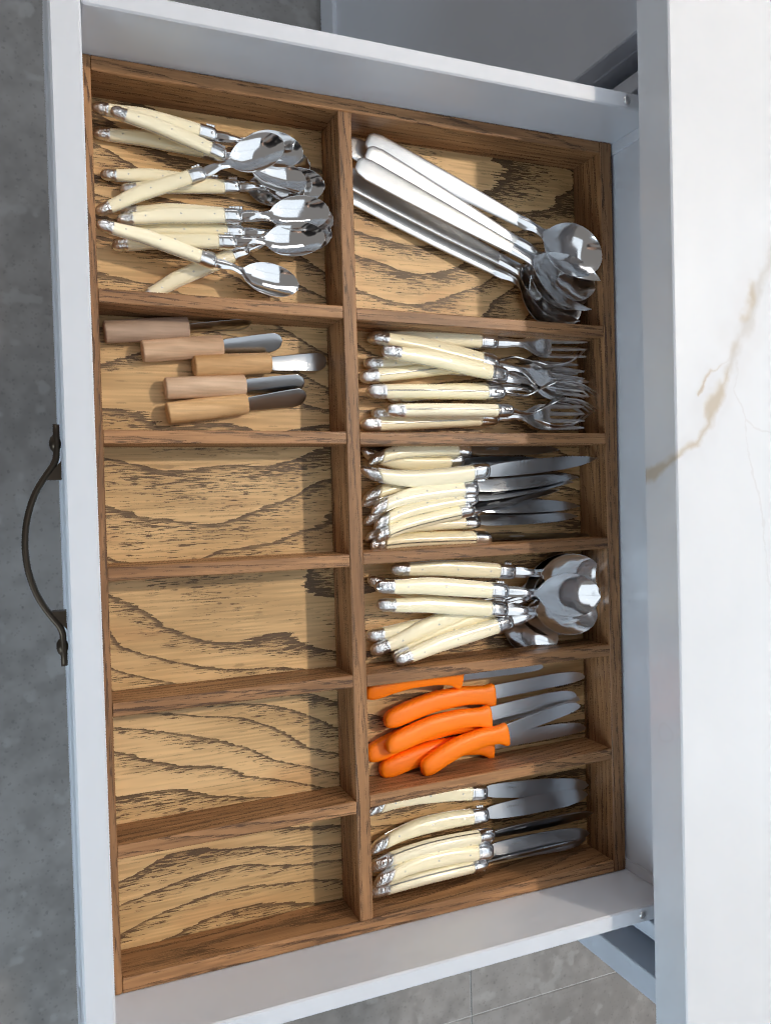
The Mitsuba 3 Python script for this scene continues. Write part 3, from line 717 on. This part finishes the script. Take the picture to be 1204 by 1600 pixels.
LAYOUT = [
    ('T', (0.0016, 0.3116, 0.0200), (0.1558, 0.2946, 0.0220), 8, 'ivory handled teaspoon lying along the rear wall, its bright bowl the topmost in the picture'),
    ('T', (0.0025, 0.2992, 0.0060), (0.1658, 0.2906, 0.0080), 0, 'ivory handled teaspoon pinned low under the two highest teaspoons, its bowl almost hidden'),
    ('T', (0.0136, 0.3070, 0.0290), (0.1579, 0.2712, 0.0190), -6, 'ivory handled teaspoon slanting down right across the topmost teaspoon'),
    ('T', (0.0066, 0.2687, 0.0070), (0.1609, 0.2723, 0.0060), 4, 'ivory handled teaspoon lying level below the slanting ones, its bolster crossed by another teaspoon'),
    ('T', (0.0202, 0.2589, 0.0080), (0.1767, 0.2784, 0.0100), 12, 'ivory handled teaspoon mid pile whose dark bowl almost touches the centre divider'),
    ('T', (0.0197, 0.2428, 0.0070), (0.1810, 0.2481, 0.0180), 14, 'ivory handled teaspoon half covered by the level one below the crossing teaspoon'),
    ('T', (0.0015, 0.2358, 0.0210), (0.1376, 0.2963, 0.0330), -4, 'ivory handled teaspoon slanting up right over the pile with a mirror bright bowl on top'),
    ('T', (0.0192, 0.2281, 0.0070), (0.1790, 0.2364, 0.0190), 8, 'ivory handled teaspoon squeezed between two level teaspoons, only a strip of handle showing'),
    ('T', (0.0159, 0.2323, 0.0200), (0.1740, 0.2490, 0.0290), -4, 'ivory handled teaspoon lying level on the pile with a big bowl above another bowl'),
    ('T', (0.0284, 0.1768, 0.0070), (0.1797, 0.2568, 0.0080), 6, 'ivory handled teaspoon slanting up right out from behind the first left cross divider'),
    ('T', (0.0128, 0.2160, 0.0110), (0.1689, 0.2272, 0.0330), -6, 'ivory handled teaspoon with the lower of two overlapping level bowls'),
    ('T', (0.0010, 0.2232, 0.0360), (0.1487, 0.1903, 0.0190), -10, 'ivory handled teaspoon slanting down right, lowest bowl of the pile, half dark'),
    ('W', (0.0053, 0.1519, 0.0095), (0.1154, 0.1643, 0.0085), 68, 'spreader with greyish brown wooden handle lying against the first left cross divider, blade on edge'),
    ('W', (0.0318, 0.1389, 0.0095), (0.1406, 0.1519, 0.0080), 26, 'spreader with pinkish wooden handle, second of five, its dark round blade lying flat'),
    ('W', (0.0695, 0.1291, 0.0105), (0.1784, 0.1381, 0.0050), -4, 'spreader with golden wooden handle lying furthest right, its blade bright white'),
    ('W', (0.0477, 0.1116, 0.0095), (0.1582, 0.1192, 0.0080), 26, 'spreader with pale pinkish wooden handle, fourth from the top, its blade black'),
    ('W', (0.0488, 0.0926, 0.0095), (0.1594, 0.1086, 0.0080), 30, 'spreader with yellowish wooden handle, lowest of the five'),
    ('V', (0.1854, 0.2860, 0.0060), (0.4247, 0.1881, 0.0110), 4, 'long steel serving spoon at the bottom of the stack, its round bowl edge showing below'),
    ('V', (0.2000, 0.3191, 0.0060), (0.4302, 0.2030, 0.0150), 0, 'long steel serving spoon whose dull dark handle end lies under the others'),
    ('R', (0.1898, 0.2914, 0.0130), (0.4234, 0.1942, 0.0210), -4, 'long steel serving fork half hidden, its handle end behind the centre divider'),
    ('V', (0.2143, 0.3191, 0.0170), (0.4251, 0.2269, 0.0420), 8, 'long steel serving spoon whose bowl shows to the upper right of the fork'),
    ('V', (0.2106, 0.3049, 0.0250), (0.4295, 0.2088, 0.0275), 2, 'long steel serving spoon with the brightest handle, bowl seen through the top fork'),
    ('R', (0.2008, 0.2937, 0.0270), (0.4226, 0.2006, 0.0385), -2, 'topmost long steel serving fork with two pointed tines around a round notch'),
    ('F', (0.2144, 0.1588, 0.0060), (0.4233, 0.1581, 0.0200), 4, 'ivory handled fork against the divider below the servers, its flat head gleaming'),
    ('F', (0.2125, 0.1580, 0.0180), (0.4196, 0.1233, 0.0200), -14, 'ivory handled fork topmost of the pile with head hidden in the dark'),
    ('F', (0.2105, 0.1377, 0.0070), (0.4206, 0.1320, 0.0090), 4, 'ivory handled fork lying under the big slanting one, only its butt and tines seen'),
    ('F', (0.2317, 0.1093, 0.0070), (0.4219, 0.1249, 0.0090), 0, 'ivory handled fork buried under the middle of the pile'),
    ('E', (0.2050, 0.1243, 0.0100), (0.4240, 0.1538, 0.0140), -88, 'ivory handled fork on its side, slanting up right with tines curving upward'),
    ('F', (0.2180, 0.1447, 0.0300), (0.4280, 0.1149, 0.0140), -6, 'ivory handled fork slanting down right over the whole pile, three rivets showing'),
    ('E', (0.2075, 0.1120, 0.0200), (0.4285, 0.1132, 0.0230), 86, 'ivory handled fork on its side with a fluted ornament, upper of the two arching heads'),
    ('F', (0.2158, 0.0955, 0.0080), (0.4188, 0.0922, 0.0200), 0, 'ivory handled fork near the second right cross divider whose flat head gleams between tines'),
    ('E', (0.2226, 0.0960, 0.0250), (0.4295, 0.0980, 0.0220), 84, 'ivory handled fork on its side with a fluted ornament, lower of the two arching heads'),
    ('E', (0.2050, 0.0851, 0.0100), (0.4305, 0.0961, 0.0120), -90, 'ivory handled fork on its side, lowest of the pile along the divider'),
    ('K', (0.2062, 0.0613, 0.0080), (0.3924, 0.0524, 0.0100), 205, 'ivory handled knife hidden under the topmost, only its round steel butt showing'),
    ('K', (0.2084, 0.0560, 0.0180), (0.3997, 0.0641, 0.0100), -24, 'ivory handled knife with arched handle and black blade, topmost in its compartment'),
    ('K', (0.2003, 0.0444, 0.0220), (0.4289, 0.0541, 0.0280), 196, 'ivory handled knife with a toothed edge upward and a bright pointed blade'),
    ('K', (0.2054, 0.0218, 0.0070), (0.4167, 0.0343, 0.0080), 4, 'ivory handled knife buried low, its engraved butt close to the centre divider'),
    ('K', (0.2053, 0.0260, 0.0120), (0.4197, 0.0383, 0.0120), -18, 'ivory handled knife just below the toothed one, mostly covered'),
    ('K', (0.2071, 0.0149, 0.0240), (0.4040, 0.0378, 0.0200), -20, 'ivory handled knife with arched handle and round tipped blade in the middle of the pile'),
    ('K', (0.2067, 0.0062, 0.0070), (0.4233, 0.0114, 0.0080), -16, 'ivory handled knife lying under the arched pair, its butt black'),
    ('K', (0.2098, 0.0022, 0.0220), (0.4032, 0.0343, 0.0160), -24, 'ivory handled knife with arched handle, second below the toothed one'),
    ('K', (0.2080, -0.0078, 0.0070), (0.4202, 0.0019, 0.0090), -26, 'ivory handled knife whose dark blade carries etched lettering'),
    ('K', (0.2101, -0.0072, 0.0260), (0.3919, 0.0269, 0.0200), -62, 'ivory handled knife on its back slanting up right, steel line along its handle'),
    ('K', (0.2091, -0.0145, 0.0140), (0.4371, -0.0168, 0.0120), -72, 'ivory handled knife on its back along the third right cross divider'),
    ('S', (0.2089, -0.0433, 0.0080), (0.3923, -0.1138, 0.0100), 8, 'ivory handled tablespoon under the pile with a dark bowl lowest of all'),
    ('S', (0.2056, -0.0911, 0.0070), (0.4230, -0.0880, 0.0080), 0, 'ivory handled tablespoon buried below, only its ringed butt by the centre divider'),
    ('S', (0.2078, -0.1040, 0.0120), (0.4266, -0.0453, 0.0085), 4, 'ivory handled tablespoon slanting up right, second from the front of the pile'),
    ('S', (0.2268, -0.1102, 0.0120), (0.4282, -0.0506, 0.0120), 0, 'ivory handled tablespoon slanting between two others, its butt covered'),
    ('S', (0.2250, -0.0348, 0.0200), (0.4340, -0.0538, 0.0215), 4, 'ivory handled tablespoon lying level along the third right cross divider'),
    ('S', (0.2231, -0.1111, 0.0260), (0.4294, -0.0725, 0.0165), -2, 'ivory handled tablespoon slanting up right, frontmost of the pile'),
    ('S', (0.2093, -0.0630, 0.0240), (0.4288, -0.0898, 0.0215), -10, 'ivory handled tablespoon lying level just below the topmost one'),
    ('S', (0.2044, -0.0464, 0.0345), (0.4192, -0.0705, 0.0395), -3, 'topmost ivory handled tablespoon, its whole bright oval bowl in full view'),
    ('O', (0.2001, -0.1366, 0.0160), (0.3699, -0.1323, 0.0220), 20, 'orange handled knife turned on edge along the fourth right cross divider'),
    ('O', (0.2028, -0.1916, 0.0080), (0.4194, -0.1707, 0.0070), 0, 'orange handled knife whose handle end runs under the centre divider side of the heap'),
    ('O', (0.2146, -0.2065, 0.0080), (0.4253, -0.1986, 0.0080), 2, 'orange handled knife at the front of the heap, partly under another'),
    ('O', (0.2178, -0.1637, 0.0130), (0.4228, -0.1491, 0.0110), 2, 'orange handled knife with the highest of the three large handles'),
    ('O', (0.2161, -0.1832, 0.0200), (0.4095, -0.1639, 0.0160), 1, 'orange handled knife in the middle of the heap with a clear toothed edge'),
    ('O', (0.2473, -0.2071, 0.0210), (0.4106, -0.1733, 0.0200), 6, 'orange handled knife lying furthest right on top of the heap'),
    ('N', (0.2003, -0.2378, 0.0080), (0.4253, -0.2534, 0.0100), -4, 'ivory handled table knife behind the fifth right cross divider, partly hidden by it'),
    ('N', (0.2021, -0.2683, 0.0130), (0.4229, -0.2609, 0.0120), -15, 'ivory handled table knife with a grey shining blade, second in the bottom compartment'),
    ('N', (0.2012, -0.2816, 0.0170), (0.4268, -0.2791, 0.0140), 34, 'ivory handled table knife with a black blade in the bottom compartment'),
    ('N', (0.2071, -0.3013, 0.0080), (0.4233, -0.3055, 0.0070), -14, 'ivory handled table knife hidden under the larger arched one in the bottom compartment'),
    ('N', (0.2016, -0.2910, 0.0240), (0.4212, -0.2962, 0.0160), -3, 'ivory handled table knife lying highest in the bottom compartment, its butt tilted'),
    ('N', (0.1987, -0.3046, 0.0160), (0.4146, -0.3031, 0.0120), 52, 'ivory handled table knife on edge at the front wall of the bottom compartment'),
]

count = {}
for code, p0, p1, roll, lab in LAYOUT:
    K = KINDS[code]
    p0, p1 = np.array(p0), np.array(p1)
    d = p1 - p0
    L = np.linalg.norm(d)
    X = d / L
    Z = np.array([0, 0, 1.0]) - X[2] * X
    Z /= np.linalg.norm(Z)
    Y = np.cross(Z, X)
    c, s = math.cos(math.radians(roll)), math.sin(math.radians(roll))
    Y, Z = c * Y + s * Z, -s * Y + c * Z
    # the local frame from butt to tip
    a = K['a1'] - K['a0']
    La = np.linalg.norm(a)
    lx = a / La
    ly = np.cross([0, 0, 1.0], lx)
    ly /= np.linalg.norm(ly)
    lz = np.cross(lx, ly)
    k = float(np.clip(L / La, 0.94, 1.07))
    Rl = np.stack([lx, ly, lz])
    M = np.stack([X * (L / La), Y * k, Z * k], 1) @ Rl
    m = np.eye(4)
    m[:3, :3], m[:3, 3] = M, p0 - M @ K['a0']
    w = T4(m)
    i = count[code] = count.get(code, -1) + 1
    t = thing(K['name'], lab, K['category'], K['group'])
    for n, plyd, b in K['parts']:
        b = f'ivory_{i % 3}' if b == 'ivory' else f'spreader_wood_{i}' if b == 'spreader_wood' else b
        part(t, n, plyd, b, to_world=w)
